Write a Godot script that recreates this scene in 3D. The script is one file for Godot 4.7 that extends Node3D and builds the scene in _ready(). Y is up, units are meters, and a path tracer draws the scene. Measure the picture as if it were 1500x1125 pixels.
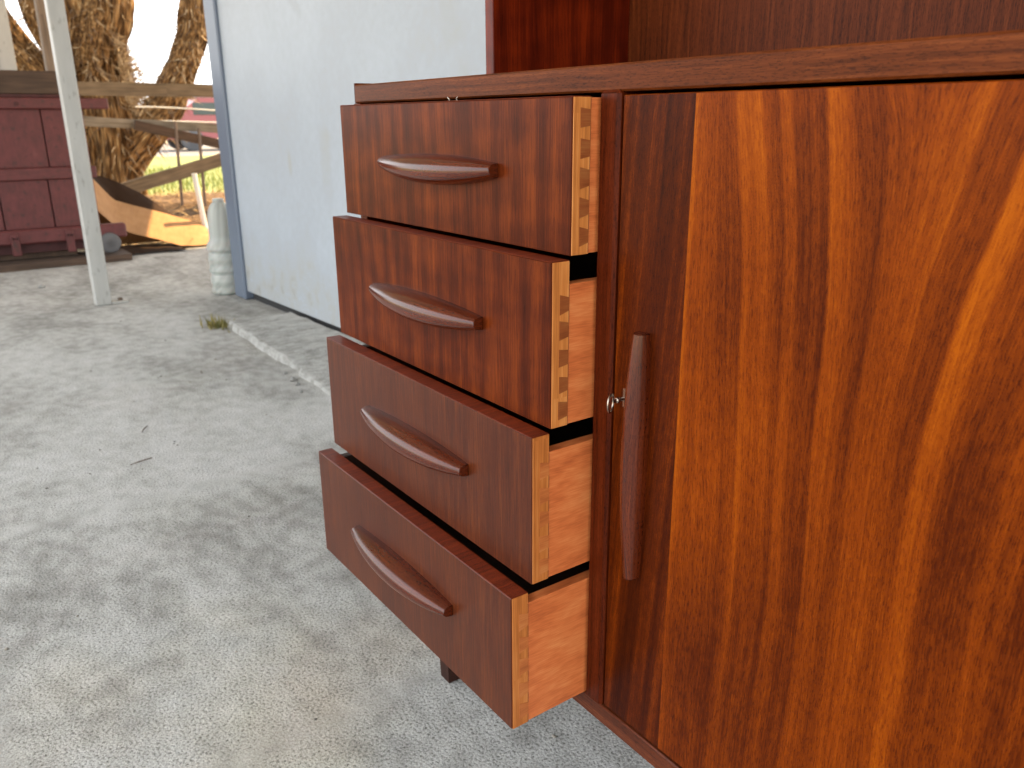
extends Node3D

# ---------------------------------------------------------------- helpers: naming
var taken := {}
var M := {}
var rng := RandomNumberGenerator.new()

func numbered(called: String, parent: Node) -> String:
	var key := str(parent.get_instance_id()) + called
	var n: int = taken.get(key, 0)
	taken[key] = n + 1
	return called if n == 0 else "%s_%03d" % [called, n]

func thing(called: String, label: String, category: String, group := "") -> Node3D:
	var o := Node3D.new()
	o.name = numbered(called, self)
	add_child(o, true)
	return tag(o, label, category, group)

func tag(o: Node3D, label: String, category: String, group := "") -> Node3D:
	o.set_meta("label", label)
	o.set_meta("category", category)
	if group != "":
		o.set_meta("group", group)
	return o

func obj(called: String, m: Mesh, mat: Material, parent: Node = self) -> MeshInstance3D:
	var o := MeshInstance3D.new()
	o.name = numbered(called, parent)
	o.mesh = m
	if mat:
		o.material_override = mat
	parent.add_child(o, true)
	return o

func struct(called: String, m: Mesh, mat: Material, label: String) -> MeshInstance3D:
	var o := obj(called, m, mat)
	o.set_meta("kind", "structure")
	o.set_meta("label", label)
	o.set_meta("category", called.replace("_", " "))
	return o

# ---------------------------------------------------------------- helpers: colour, textures
func lin(r: float, g: float, b: float) -> Color:
	return Color(r, g, b).linear_to_srgb()

func mat(c: Color, rough := 0.8, tex: Texture2D = null, spec := 0.5) -> StandardMaterial3D:
	var m := StandardMaterial3D.new()
	m.albedo_color = c
	m.roughness = rough
	m.metallic_specular = spec
	if tex:
		m.albedo_texture = tex
	return m

func noise(s: int, oct := 1) -> FastNoiseLite:
	var n := FastNoiseLite.new()
	n.seed = s
	n.noise_type = FastNoiseLite.TYPE_SIMPLEX_SMOOTH
	n.frequency = 1.0
	n.fractal_type = FastNoiseLite.FRACTAL_FBM if oct > 1 else FastNoiseLite.FRACTAL_NONE
	n.fractal_octaves = oct
	return n

# stops: [t, r, g, b, t, r, g, b ...] linear base colours; returns 256 sRGB entries
func ramp(stops: Array) -> PackedByteArray:
	var out := PackedByteArray()
	for i in 256:
		var t := i / 255.0
		var k := 0
		while k + 8 <= stops.size() - 4 and t > float(stops[k + 4]):
			k += 4
		var f := clampf((t - float(stops[k])) / maxf(float(stops[k + 4]) - float(stops[k]), 1e-5), 0.0, 1.0)
		var c := lin(lerpf(stops[k + 1], stops[k + 5], f), lerpf(stops[k + 2], stops[k + 6], f), lerpf(stops[k + 3], stops[k + 7], f))
		out.append(int(clampf(c.r, 0, 1) * 255.0 + 0.5))
		out.append(int(clampf(c.g, 0, 1) * 255.0 + 0.5))
		out.append(int(clampf(c.b, 0, 1) * 255.0 + 0.5))
	return out

func paint(w: int, h: int, stops: Array, fn: Callable) -> ImageTexture:
	var lut := ramp(stops)
	var data := PackedByteArray()
	data.resize(w * h * 3)
	var p := 0
	for y in h:
		for x in w:
			var i := int(clampf(fn.call(x, y), 0.0, 1.0) * 255.0) * 3
			data[p] = lut[i]
			data[p + 1] = lut[i + 1]
			data[p + 2] = lut[i + 2]
			p += 3
	var im := Image.create_from_data(w, h, false, Image.FORMAT_RGB8, data)
	return ImageTexture.create_from_image(im)

func grey(w: int, h: int, fn: Callable) -> ImageTexture:
	var data := PackedByteArray()
	data.resize(w * h)
	var p := 0
	for y in h:
		for x in w:
			data[p] = int(clampf(fn.call(x, y), 0.0, 1.0) * 255.0)
			p += 1
	return ImageTexture.create_from_image(Image.create_from_data(w, h, false, Image.FORMAT_L8, data))

func bytes_of(n: FastNoiseLite, w: int, h: int) -> PackedByteArray:
	var im := n.get_seamless_image(w, h, false, false, 0.12, true)
	im.convert(Image.FORMAT_L8)
	return im.get_data()

# ---------------------------------------------------------------- helpers: meshes
func begin() -> SurfaceTool:
	var st := SurfaceTool.new()
	st.begin(Mesh.PRIMITIVE_TRIANGLES)
	return st

func tri(st: SurfaceTool, a: Vector3, b: Vector3, c: Vector3, n: Vector3, ua := Vector2.ZERO, ub := Vector2.ZERO, uc := Vector2.ZERO) -> void:
	# front faces run clockwise seen from the side that n points to
	if (b - a).cross(c - a).dot(n) > 0.0:
		var t := b
		b = c
		c = t
		var u := ub
		ub = uc
		uc = u
	st.set_normal(n)
	st.set_uv(ua)
	st.add_vertex(a)
	st.set_normal(n)
	st.set_uv(ub)
	st.add_vertex(b)
	st.set_normal(n)
	st.set_uv(uc)
	st.add_vertex(c)

func quad(st: SurfaceTool, a: Vector3, b: Vector3, c: Vector3, d: Vector3, n: Vector3, fu: Callable) -> void:
	tri(st, a, b, c, n, fu.call(a, n), fu.call(b, n), fu.call(c, n))
	tri(st, a, c, d, n, fu.call(a, n), fu.call(c, n), fu.call(d, n))

# texture coordinates in metres along the grain (v) and across it (u)
func grain_uv(axis: int, scale: Vector2, off: Vector2) -> Callable:
	return func(p: Vector3, n: Vector3) -> Vector2:
		var k := n.abs().max_axis_index()
		var v: float
		var u: float
		if k == axis:
			u = p[(k + 1) % 3]
			v = p[(k + 2) % 3]
		else:
			v = p[axis]
			u = p[3 - k - axis]
		return Vector2(u, v) * scale + off

# a box between two corners with chamfered edges
func box(st: SurfaceTool, lo: Vector3, hi: Vector3, bev := 0.0, axis := 1, scale := Vector2.ONE, off := Vector2.ZERO) -> SurfaceTool:
	var fu := grain_uv(axis, scale, off)
	var b := minf(bev, 0.45 * minf(hi.x - lo.x, minf(hi.y - lo.y, hi.z - lo.z)))
	var c := (lo + hi) / 2.0
	var h := (hi - lo) / 2.0
	for k in 3:
		var i := (k + 1) % 3
		var j := (k + 2) % 3
		for s in [-1.0, 1.0]:
			var pts := []
			for q in [[-1.0, -1.0], [1.0, -1.0], [1.0, 1.0], [-1.0, 1.0]]:
				var p := c
				p[k] += s * h[k]
				p[i] += q[0] * (h[i] - b)
				p[j] += q[1] * (h[j] - b)
				pts.append(p)
			var n := Vector3.ZERO
			n[k] = s
			quad(st, pts[0], pts[1], pts[2], pts[3], n, fu)
	if b > 0.0:
		for k in 3:
			var i := (k + 1) % 3
			var j := (k + 2) % 3
			for si in [-1.0, 1.0]:
				for sj in [-1.0, 1.0]:
					var n := Vector3.ZERO
					n[i] = si
					n[j] = sj * 0.98
					n = n.normalized()
					var e := []
					for q in [[-1.0, 0.0], [1.0, 0.0], [1.0, 1.0], [-1.0, 1.0]]:
						var p := c
						p[k] += q[0] * (h[k] - b)
						p[i] += si * (h[i] - (b if q[1] > 0.5 else 0.0))
						p[j] += sj * (h[j] - (0.0 if q[1] > 0.5 else b))
						e.append(p)
					quad(st, e[0], e[1], e[2], e[3], n, fu)
		for sx in [-1.0, 1.0]:
			for sy in [-1.0, 1.0]:
				for sz in [-1.0, 1.0]:
					var s := Vector3(sx, sy, sz)
					var ih := h - Vector3(b, b, b)
					var a0 := c + s * Vector3(h.x, ih.y, ih.z)
					var a1 := c + s * Vector3(ih.x, h.y, ih.z)
					var a2 := c + s * Vector3(ih.x, ih.y, h.z)
					tri(st, a0, a1, a2, s.normalized(), fu.call(a0, Vector3.RIGHT), fu.call(a1, Vector3.RIGHT), fu.call(a2, Vector3.RIGHT))
	return st

func box_mesh(lo: Vector3, hi: Vector3, bev := 0.0, axis := 1, scale := Vector2.ONE, off := Vector2.ZERO) -> ArrayMesh:
	return box(begin(), lo, hi, bev, axis, scale, off).commit()

# a beam of section w x t between two points
func beam(st: SurfaceTool, a: Vector3, b: Vector3, w: float, t: float, up := Vector3.UP, wave := 0.0, seed_ := 0) -> SurfaceTool:
	var d := (b - a).normalized()
	var s := d.cross(up).normalized()
	var u := s.cross(d).normalized()
	var n := 1 if wave == 0.0 else 10
	var nz := noise(seed_)
	var l := a.distance_to(b)
	var rings := []
	for k in n + 1:
		var f := float(k) / n
		var o := a.lerp(b, f)
		var ring := []
		for q in [[-1.0, -1.0], [1.0, -1.0], [1.0, 1.0], [-1.0, 1.0]]:
			var jit := Vector3(nz.get_noise_2d(f * 4.0, q[0] * 3.0), nz.get_noise_2d(f * 4.0 + 9.0, q[1] * 3.0), 0) * wave
			ring.append(o + s * (q[0] * t / 2.0 + jit.x) + u * (q[1] * w / 2.0 + jit.y))
		rings.append(ring)
	var uvf := func(p: Vector3, nn: Vector3) -> Vector2:
		var r := p - a
		return Vector2(r.dot(u) * 3.0 + r.dot(s) * 3.0, r.dot(d)) + Vector2(seed_ * 0.37, seed_ * 0.21)
	for k in n:
		for e in 4:
			var f := (e + 1) % 4
			var p0: Vector3 = rings[k][e]
			var p1: Vector3 = rings[k][f]
			var p2: Vector3 = rings[k + 1][f]
			var p3: Vector3 = rings[k + 1][e]
			var mid := (p0 + p1 + p2 + p3) / 4.0 - (a.lerp(b, (k + 0.5) / n))
			var nn := (p1 - p0).cross(p3 - p0).normalized()
			if nn.dot(mid) < 0.0:
				nn = -nn
			quad(st, p0, p1, p2, p3, nn, uvf)
	quad(st, rings[0][0], rings[0][1], rings[0][2], rings[0][3], -d, uvf)
	quad(st, rings[n][0], rings[n][1], rings[n][2], rings[n][3], d, uvf)
	return st

# a grid of points (rows x cols) as a smooth surface
func sheet(st: SurfaceTool, g: Array, wrap := false, uvscale := Vector2.ONE, flip := false) -> void:
	var r := g.size()
	var c: int = g[0].size()
	var nrm := []
	for i in r:
		var row := []
		for j in c:
			var j0: int = (j - 1 + c) % c if wrap else maxi(j - 1, 0)
			var j1: int = (j + 1) % c if wrap else mini(j + 1, c - 1)
			var du: Vector3 = g[i][j1] - g[i][j0]
			var dv: Vector3 = g[mini(i + 1, r - 1)][j] - g[maxi(i - 1, 0)][j]
			row.append(dv.cross(du).normalized() * (-1.0 if flip else 1.0))
		nrm.append(row)
	for i in r - 1:
		for j in (c if wrap else c - 1):
			var k := (j + 1) % c
			var order := [[i, j, j], [i + 1, k, j + 1], [i + 1, j, j], [i, j, j], [i, k, j + 1], [i + 1, k, j + 1]]
			if flip:
				order.reverse()
			for q in order:
				st.set_normal(nrm[q[0]][q[1]])
				st.set_uv(Vector2(float(q[2]) / c, float(q[0]) / r) * uvscale)
				st.add_vertex(g[q[0]][q[1]])

func lathe(st: SurfaceTool, prof: Array, at: Vector3, segs := 24) -> void:
	var g := []
	for p in prof:
		var row := []
		for j in segs:
			var a := TAU * j / segs
			row.append(at + Vector3(cos(a) * p.x, p.y, sin(a) * p.x))
		g.append(row)
	sheet(st, g, true)

func tube(st: SurfaceTool, pts: Array, radii: Array, segs: int, amp := 0.0, nz: FastNoiseLite = null, uvs := Vector2.ONE, fine := 8) -> Array:
	# smooth path through pts, radii interpolated, bark-like displacement; returns the rings
	var rings := []
	var n := pts.size()
	var total := (n - 1) * fine
	var side := Vector3.ZERO
	for k in total + 1:
		var f := float(k) / fine
		var i := mini(int(f), n - 2)
		var t := f - i
		var p0: Vector3 = pts[maxi(i - 1, 0)]
		var p1: Vector3 = pts[i]
		var p2: Vector3 = pts[i + 1]
		var p3: Vector3 = pts[mini(i + 2, n - 1)]
		var o := p1.cubic_interpolate(p2, p0, p3, t)
		var e := p1.cubic_interpolate(p2, p0, p3, minf(t + 0.01, 1.0))
		var d := (e - p1.cubic_interpolate(p2, p0, p3, minf(t + 0.01, 1.0) - 0.01)).normalized()
		if side == Vector3.ZERO:
			side = d.cross(Vector3(0.3, 0.1, 1)).normalized()
		side = (side - d * side.dot(d)).normalized()
		var up := side.cross(d)
		var rad: float = lerpf(radii[i], radii[i + 1], t)
		var ring := []
		for j in segs:
			var a := TAU * j / segs
			var dirv := side * cos(a) + up * sin(a)
			var q := o + dirv * rad
			if nz:
				var along := f * 0.35
				var v := nz.get_noise_3d(cos(a) * 2.6, sin(a) * 2.6, along * 0.8) * 0.65 + nz.get_noise_3d(cos(a) * 8.0, sin(a) * 8.0, along * 2.2) * 0.45
				q += dirv * v * amp
			ring.append(q)
		rings.append(ring)
	sheet(st, rings, true, uvs)
	return rings

# a spindle shaped pull: length along x, standing out along +z; one side flatter than the other
func pull_mesh(length: float, stand := 0.0255, belly := 0.0118, crest := 0.0052) -> ArrayMesh:
	var st := begin()
	var ns := 40
	var flat := []
	var crown := []
	for k in ns + 1:
		var u := float(k) / ns * 2.0 - 1.0
		var b := pow(maxf(0.0, 1.0 - pow(absf(u), 2.0)), 0.95)
		var top := 0.0060 + crest * b
		var bot := 0.0062 + belly * b
		var p := 0.0115 + (stand - 0.0115) * b
		var x := u * length / 2.0
		# a flat narrow face, a crisp chine, then a rounded crown down to the other side
		flat.append([Vector3(x, top, 0.0), Vector3(x, top, p * 0.16), Vector3(x, top, p * 0.32)])
		var row := [Vector3(x, top, p * 0.32)]
		for i in 15:
			var a := PI * (0.12 + 0.88 * (i + 0.6) / 14.6)
			var ca := cos(a)
			var y := (top - bot) / 2.0 + (top + bot) / 2.0 * signf(ca) * pow(absf(ca), 0.9)
			row.append(Vector3(x, minf(y, top - 0.0006), p * pow(maxf(sin(a), 0.0), 0.80)))
		crown.append(row)
	sheet(st, flat, false, Vector2(0.02, 0.44), true)
	sheet(st, crown, false, Vector2(0.15, 0.44), true)
	for e in [0, ns]:
		var row: Array = [flat[e][0]] + crown[e]
		var cen := Vector3.ZERO
		for p in row:
			cen += p
		cen /= row.size()
		var n := Vector3(-1 if e == 0 else 1, 0, 0)
		var cap := []
		for p in row:
			cap.append(p.lerp(cen, 0.10) + n * 0.0007)
		for i in row.size():
			var i2 := (i + 1) % row.size()
			var nn: Vector3 = (n + (row[i] - cen).normalized()).normalized()
			tri(st, row[i], row[i2], cap[i2], nn)
			tri(st, row[i], cap[i2], cap[i], nn)
			tri(st, cap[i], cap[i2], cen + n * 0.0007, n, Vector2(cap[i].y, cap[i].z) * 4.0, Vector2(cap[i2].y, cap[i2].z) * 4.0, Vector2(cen.y, cen.z) * 4.0)
	return st.commit()

#CAMLIGHT
func camera_and_light() -> void:
	var cam := Camera3D.new()
	cam.name = "camera"
	add_child(cam)
	var ca := CameraAttributesPhysical.new()
	ca.frustum_focal_length = 25.611
	ca.frustum_focus_distance = 0.72
	ca.frustum_near = 0.05
	ca.frustum_far = 2000.0
	ca.exposure_aperture = 11.0
	cam.attributes = ca
	cam.fov = 50.210
	cam.near = 0.05
	cam.far = 2000.0
	cam.position = Vector3(0.5206, 0.7955, 0.4625)
	cam.basis = Basis(Vector3.UP, 0.9483) * Basis(Vector3.RIGHT, -0.3123) * Basis(Vector3.BACK, -0.0069)
	cam.current = true

	var sm := ProceduralSkyMaterial.new()
	sm.sky_top_color = Color(0.905, 0.925, 0.95)
	sm.sky_horizon_color = Color(0.98, 0.975, 0.962)
	sm.sky_curve = 0.2
	sm.ground_bottom_color = Color(0.45, 0.43, 0.38)
	sm.ground_horizon_color = Color(0.8, 0.8, 0.78)
	sm.sky_energy_multiplier = 1.0
	sm.sun_angle_max = 12.0
	var sky := Sky.new()
	sky.sky_material = sm
	var e := Environment.new()
	e.background_mode = Environment.BG_SKY
	e.sky = sky
	e.tonemap_mode = Environment.TONE_MAPPER_LINEAR
	e.tonemap_exposure = 3.7
	e.sdfgi_enabled = true
	e.ssao_enabled = true
	e.ssil_enabled = true
	var we := WorldEnvironment.new()
	we.name = "world_environment"
	we.environment = e
	add_child(we)

	var sun := DirectionalLight3D.new()
	sun.name = "sun"
	sun.light_energy = 1.5
	sun.light_color = Color(1.0, 0.83, 0.58)
	sun.light_angular_distance = 0.5
	sun.shadow_enabled = true
	add_child(sun)
	sun.look_at_from_position(Vector3(-2.6, 7.5, -6.0), Vector3.ZERO, Vector3.UP)

# ---------------------------------------------------------------- materials
func make_materials() -> void:
	# --- door veneer: 0.62 m wide, 0.62 m high
	var warp := noise(11, 2)
	var band := noise(12, 2)
	var band2 := noise(13)
	var fib := noise(14)
	var por := noise(15)
	var mottle := noise(16, 2)
	var W := 1536
	var H := 1536
	# the bands of the veneer: [distance from the hinge side, lightness] at one height
	var bands := [[0.073, 0.80], [0.080, 0.66], [0.087, 0.47], [0.117, 0.42], [0.122, 0.66], [0.139, 0.70], [0.144, 0.43], [0.153, 0.43], [0.157, 0.74], [0.163, 0.70], [0.167, 0.42], [0.185, 0.41], [0.189, 0.90], [0.199, 0.78], [0.210, 0.50], [0.219, 0.40], [0.225, 0.58], [0.252, 0.64], [0.2585, 0.70], [0.261, 0.46], [0.284, 0.43], [0.289, 0.78], [0.299, 0.72], [0.303, 0.42], [0.330, 0.38], [0.338, 0.60], [0.352, 0.64], [0.358, 0.36], [0.38, 0.46], [0.40, 0.40], [0.41, 0.66], [0.43, 0.6], [0.44, 0.40], [0.5, 0.5], [0.7, 0.4]]
	var prof := PackedFloat32Array()
	var bi := 0
	for k in 1400:
		var x := k * 0.0005
		while bi < bands.size() - 2 and x > float(bands[bi + 1][0]):
			bi += 1
		var f := clampf((x - float(bands[bi][0])) / (float(bands[bi + 1][0]) - float(bands[bi][0])), 0.0, 1.0)
		prof.append(lerpf(bands[bi][1], bands[bi + 1][1], f * f * (3.0 - 2.0 * f)))
	var door_fn := func(x: int, y: int) -> float:
		var xm := x * 0.62 / W
		var ym := y * 0.62 / H
		var strip := xm < 0.0735
		var down := ym - 0.0755
		var lean := 0.28 * smoothstep(0.205, 0.275, xm + 0.05 * down) - 0.11 * smoothstep(0.078, 0.12, xm)
		var s := xm + lean * 0.14 * (1.0 - exp(-maxf(down, -0.08) / 0.14)) + (warp.get_noise_2d(xm * 3.0, ym * 2.0) * 0.008 + warp.get_noise_2d(xm * 9.0, ym * 5.0 + 30.0) * 0.0025) * smoothstep(0.0735, 0.12, xm)
		var v: float
		if strip:
			s = xm * 1.3 + 3.0 + ym * 0.10
			v = 0.17 + 0.20 * band.get_noise_2d(s * 36.0, ym * 0.8) + 0.08 * band2.get_noise_2d(s * 90.0, ym * 2.0) + 0.06 * smoothstep(0.050, 0.0, xm)
		else:
			var soft := 0.26 + 0.34 * smoothstep(0.42, 0.06, ym)
			v = 0.44 + (prof[clampi(int(s * 2000.0), 0, 1399)] - 0.50) * soft + 0.09 * band.get_noise_2d(s * 34.0, ym * 0.8) + 0.05 * band2.get_noise_2d(s * 110.0, ym * 2.4)
			v += 0.10 * band2.get_noise_2d(xm * 6.0, ym * 4.0 + 40.0) - 0.06 * smoothstep(0.15, 0.45, ym) - 0.07 * smoothstep(0.29, 0.36, xm)
		var mot := mottle.get_noise_2d(s * 60.0, ym * 45.0)
		v += 0.042 * mot + 0.060 * fib.get_noise_2d(s * 620.0, ym * 16.0) + 0.04 * fib.get_noise_2d(s * 240.0 + 7.0, ym * 5.0)
		var pv := por.get_noise_2d(s * 1200.0, ym * 90.0)
		if pv > 0.46:
			v -= 0.13
		elif pv < -0.66:
			v += 0.09
		return v
	var door_ramp := [0.0, 0.022, 0.0032, 0.0008, 0.25, 0.070, 0.0105, 0.0010, 0.5, 0.180, 0.0315, 0.0014, 0.75, 0.315, 0.0690, 0.0020, 1.0, 0.430, 0.112, 0.0040]
	var t_door := paint(W, H, door_ramp, door_fn)
	M.door = mat(Color.WHITE, 0.30, t_door, 0.18)

	# --- drawer veneer: 0.46 m wide, 0.62 m high, ribbon figure strongest at the top
	var mott := noise(21, 2)
	W = 1024
	H = 1024
	var drawer_fn := func(x: int, y: int) -> float:
		var xm := x * 0.46 / W
		var ym := y * 0.62 / H
		var seam := xm > 0.291
		var s := xm + warp.get_noise_2d(xm * 4.0 + 9.0, ym * 2.6) * 0.006
		if seam:
			s = xm * 0.8 + 5.0
		var k := 1.0 - 0.88 * smoothstep(0.272, 0.290, ym)
		var r := 0.5 + 0.5 * sin(s * TAU / 0.0285 + 2.2 * band.get_noise_2d(s * 9.0, ym * 1.5))
		var v := 0.31 + 0.03 * k + k * (0.17 * (r - 0.5) * (0.7 + 0.6 * mott.get_noise_2d(s * 20.0, ym * 14.0)) + 0.06 * band.get_noise_2d(s * 20.0, ym * 1.2) + 0.08 * mott.get_noise_2d(s * 14.0, ym * 26.0))
		v += (0.05 + 0.02 * k) * band.get_noise_2d(s * 44.0 + 3.0, ym * 1.2) + 0.05 * mott.get_noise_2d(s * 8.0, ym * 6.0)
		v += 0.085 * fib.get_noise_2d(s * 640.0, ym * 15.0) + 0.05 * fib.get_noise_2d(s * 260.0 + 7.0, ym * 5.0)
		if absf(xm - 0.291) < 0.0004:
			v += 0.12
		if por.get_noise_2d(s * 1300.0, ym * 55.0) > 0.5:
			v -= 0.09
		return v
	var drawer_ramp := [0.0, 0.018, 0.0030, 0.0010, 0.3, 0.076, 0.0122, 0.0026, 0.6, 0.190, 0.0370, 0.0050, 1.0, 0.340, 0.090, 0.011]
	var t_drawer := paint(W, H, drawer_ramp, drawer_fn)
	M.drawer = mat(Color.WHITE, 0.32, t_drawer, 0.19)
	M.drawer_plain_haze = mat(lin(0.92, 1.15, 1.60), 0.34, t_drawer, 0.36)  # plainer veneer tone, with reflection haze painted into the tint
	M.panel_red = mat(lin(1.3, 0.72, 0.7), 0.30, t_drawer, 0.28)

	# --- plain mahogany, grain along v: 0.25 m x 0.5 m, wraps by mirroring
	var maho_fn := func(x: int, y: int) -> float:
		var xm := absf(x - 256.0) * 0.25 / 256.0
		var ym := absf(y - 512.0) * 0.5 / 512.0
		var s := xm + warp.get_noise_2d(xm * 6.0 + 30.0, ym * 3.0) * 0.006
		var v := 0.45 + 0.26 * band.get_noise_2d(s * 70.0, ym * 2.0) + 0.10 * band2.get_noise_2d(s * 200.0, ym * 5.0) + 0.12 * fib.get_noise_2d(s * 700.0, ym * 16.0)
		if por.get_noise_2d(s * 1000.0, ym * 60.0) > 0.42:
			v -= 0.20
		return v
	var t_maho := paint(512, 1024, [0.0, 0.030, 0.0080, 0.0036, 0.5, 0.120, 0.0330, 0.0125, 1.0, 0.260, 0.088, 0.032], maho_fn)
	M.counter = mat(lin(0.95, 0.80, 0.48), 0.33, t_maho, 0.2)
	M.divider = mat(lin(0.66, 0.36, 0.22), 0.30, t_maho, 0.2)
	M.rail = mat(lin(0.85, 0.70, 0.62), 0.42, t_maho, 0.32)
	M.pull = mat(lin(0.72, 0.42, 0.28), 0.20, t_maho, 0.5)
	M.leg = mat(lin(0.22, 0.17, 0.15), 0.45, t_maho, 0.4)
	M.back = mat(lin(0.86, 0.63, 0.36), 0.5, t_maho, 0.25)
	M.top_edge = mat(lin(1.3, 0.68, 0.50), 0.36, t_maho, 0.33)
	M.inside_shade = mat(lin(0.03, 0.012, 0.007), 0.8)  # near black: the shade within the case is put into the colour

	# --- pale edge wood and salmon drawer sides
	var edge_fn := func(x: int, y: int) -> float:
		var xm := x * 0.1 / 256
		var ym := y * 0.2 / 512
		var v := 0.5 + 0.30 * band.get_noise_2d(xm * 150.0, ym * 4.0) + 0.2 * fib.get_noise_2d(xm * 800.0, ym * 20.0) + 0.16 * mott.get_noise_2d(xm * 30.0, ym * 25.0)
		return v
	M.edge = mat(Color.WHITE, 0.5, paint(256, 512, [0.0, 0.30, 0.100, 0.022, 0.5, 0.54, 0.195, 0.044, 1.0, 0.70, 0.32, 0.100], edge_fn), 0.4)
	M.edge_dull = mat(lin(0.86, 0.78, 0.72), 0.5, M.edge.albedo_texture, 0.4)
	var side_fn := func(x: int, y: int) -> float:
		var xm := y * 0.25 / 512
		var ym := x * 0.25 / 512
		var v := 0.52 + 0.20 * warp.get_noise_2d(xm * 9.0 + 60.0, ym * 28.0) + 0.14 * fib.get_noise_2d(xm * 40.0, ym * 900.0)
		v += 0.16 * band.get_noise_2d(xm * 10.0 + warp.get_noise_2d(xm * 8.0, ym * 8.0), ym * 70.0)
		v += 0.08 * mott.get_noise_2d(xm * 60.0, ym * 160.0)
		return v
	M.side = mat(Color.WHITE, 0.5, paint(512, 512, [0.0, 0.26, 0.050, 0.012, 0.5, 0.58, 0.155, 0.043, 1.0, 0.74, 0.30, 0.100], side_fn), 0.4)
	M.tail = mat(lin(0.44, 0.46, 0.42), 0.5, M.side.albedo_texture, 0.4)
	M.tail_faint = mat(lin(0.78, 0.88, 0.82), 0.5, M.side.albedo_texture, 0.4)
	M.seam = mat(lin(0.10, 0.035, 0.015), 0.6)
	M.box_shade = mat(lin(0.050, 0.020, 0.010), 0.7)  # drawer box boards coloured near black to paint the shade in the gaps
	M.nickel = mat(lin(0.40, 0.34, 0.29), 0.25)
	M.nickel.metallic = 1.0
	M.splinter = mat(lin(0.7, 0.66, 0.58), 0.7)

	# --- concrete: fine tile of 0.9 m with relief, under broad stains on the second layer
	var n1 := noise(31, 3)
	n1.frequency = 0.15
	var n2 := noise(32, 2)
	n2.frequency = 0.36
	var n3 := noise(33, 4)
	n3.frequency = 0.012
	var b1 := bytes_of(n1, 1024, 1024)
	var b2 := bytes_of(n2, 1024, 1024)
	var b3 := bytes_of(n3, 1024, 1024)
	var tile_fn := func(x: int, y: int) -> float:
		var i := y * 1024 + x
		var a := b1[i] / 255.0
		var b := b2[i] / 255.0
		var c := b3[i] / 255.0
		var v := 0.62 + (a - 0.5) * 0.55 + (b - 0.5) * 0.75 + (c - 0.5) * 0.16
		if a < 0.34:
			v -= (0.34 - a) * 2.4
		if b > 0.74:
			v += 0.10
		return v
	var t_tile := paint(1024, 1024, [0.0, 0.12, 0.115, 0.103, 0.5, 0.400, 0.397, 0.382, 1.0, 0.71, 0.705, 0.685], tile_fn)
	var relief_fn := func(x: int, y: int) -> float:
		var i := y * 1024 + x
		return b1[i] / 255.0 * 0.6 + b2[i] / 255.0 * 0.4
	var t_relief := grey(1024, 1024, relief_fn)
	var st1 := noise(41, 5)
	var st2 := noise(42, 4)
	var st3 := noise(43, 3)
	# broad stains and a darkening towards the far end, 8.4 m x 5.7 m from (-4.9, -0.69)
	var stain_fn := func(x: int, y: int) -> float:
		var xm := x * 8.4 / 1024 - 4.9
		var zm := y * 5.7 / 768 - 0.69
		var v := 0.62 + 0.40 * st1.get_noise_2d(xm * 1.0, zm * 1.9) + 0.32 * st2.get_noise_2d(xm * 3.0, zm * 5.0) + 0.34 * st3.get_noise_2d(xm * 15.0, zm * 22.0)
		v -= 0.20 * smoothstep(-2.4, -4.2, xm)
		v += 0.30 * smoothstep(0.34, 0.06, absf(xm + 1.55 + 0.25 * st3.get_noise_2d(xm, zm * 2.0))) * smoothstep(0.45, -0.25, zm)
		v -= 0.10 * smoothstep(0.30, 0.60, st2.get_noise_2d(xm * 2.2 + 30.0, zm * 2.6))
		var worn := st3.get_noise_2d(xm * 5.0, zm * 6.0) * 0.12
		v -= 0.20 * smoothstep(0.42, 0.10, Vector2(xm + 0.80, (zm - 0.46) * 1.1).length() + worn)
		v += 0.20 * smoothstep(0.40, 0.05, Vector2((xm + 1.50) * 0.8, zm - 0.24).length() + worn)
		for sp in [[-1.05, 0.02, 0.016], [-0.62, 0.06, 0.013], [-0.98, 0.27, 0.014], [-1.9, 0.0, 0.03], [-2.3, -0.1, 0.02], [-0.8, 0.42, 0.012], [-1.45, -0.28, 0.02]]:
			var d := Vector2(xm - sp[0], (zm - sp[1]) * 1.4).length()
			v -= 0.22 * smoothstep(sp[2] * 1.6, sp[2] * 0.6, d + 0.01 * st3.get_noise_2d(xm * 60.0, zm * 60.0))
		return v
	var lut := ramp([0.0, 0.42, 0.410, 0.385, 0.35, 0.66, 0.655, 0.635, 0.7, 0.90, 0.90, 0.885, 1.0, 1.0, 1.0, 1.0])
	var sdata := PackedByteArray()
	sdata.resize(1024 * 768 * 3)
	for y in 768:
		for x in 1024:
			var i := int(clampf(stain_fn.call(x, y), 0.0, 1.0) * 255.0) * 3
			var xm := x * 8.4 / 1024 - 4.9
			var zm := y * 5.7 / 768 - 0.69
			# rusty and mossy tints, strongest beside the sideboard
			var w := maxf(0.0, st2.get_noise_2d(xm * 1.3 + 80.0, zm * 1.8)) * (0.15 + 1.3 * smoothstep(0.5, 0.15, Vector2(xm + 0.50, zm - 0.16).length()))
			var mossy := 0.25 * smoothstep(-0.1, 0.25, st1.get_noise_2d(xm * 1.6 - 40.0, zm * 1.6))
			var p := (y * 1024 + x) * 3
			sdata[p] = int(lut[i] * (1.0 - 0.03 * w * mossy))
			sdata[p + 1] = int(lut[i + 1] * (1.0 - 0.04 * w * (1.0 - mossy)))
			sdata[p + 2] = int(lut[i + 2] * (1.0 - 0.09 * w))
	var t_stain := ImageTexture.create_from_image(Image.create_from_data(1024, 768, false, Image.FORMAT_RGB8, sdata))
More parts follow.
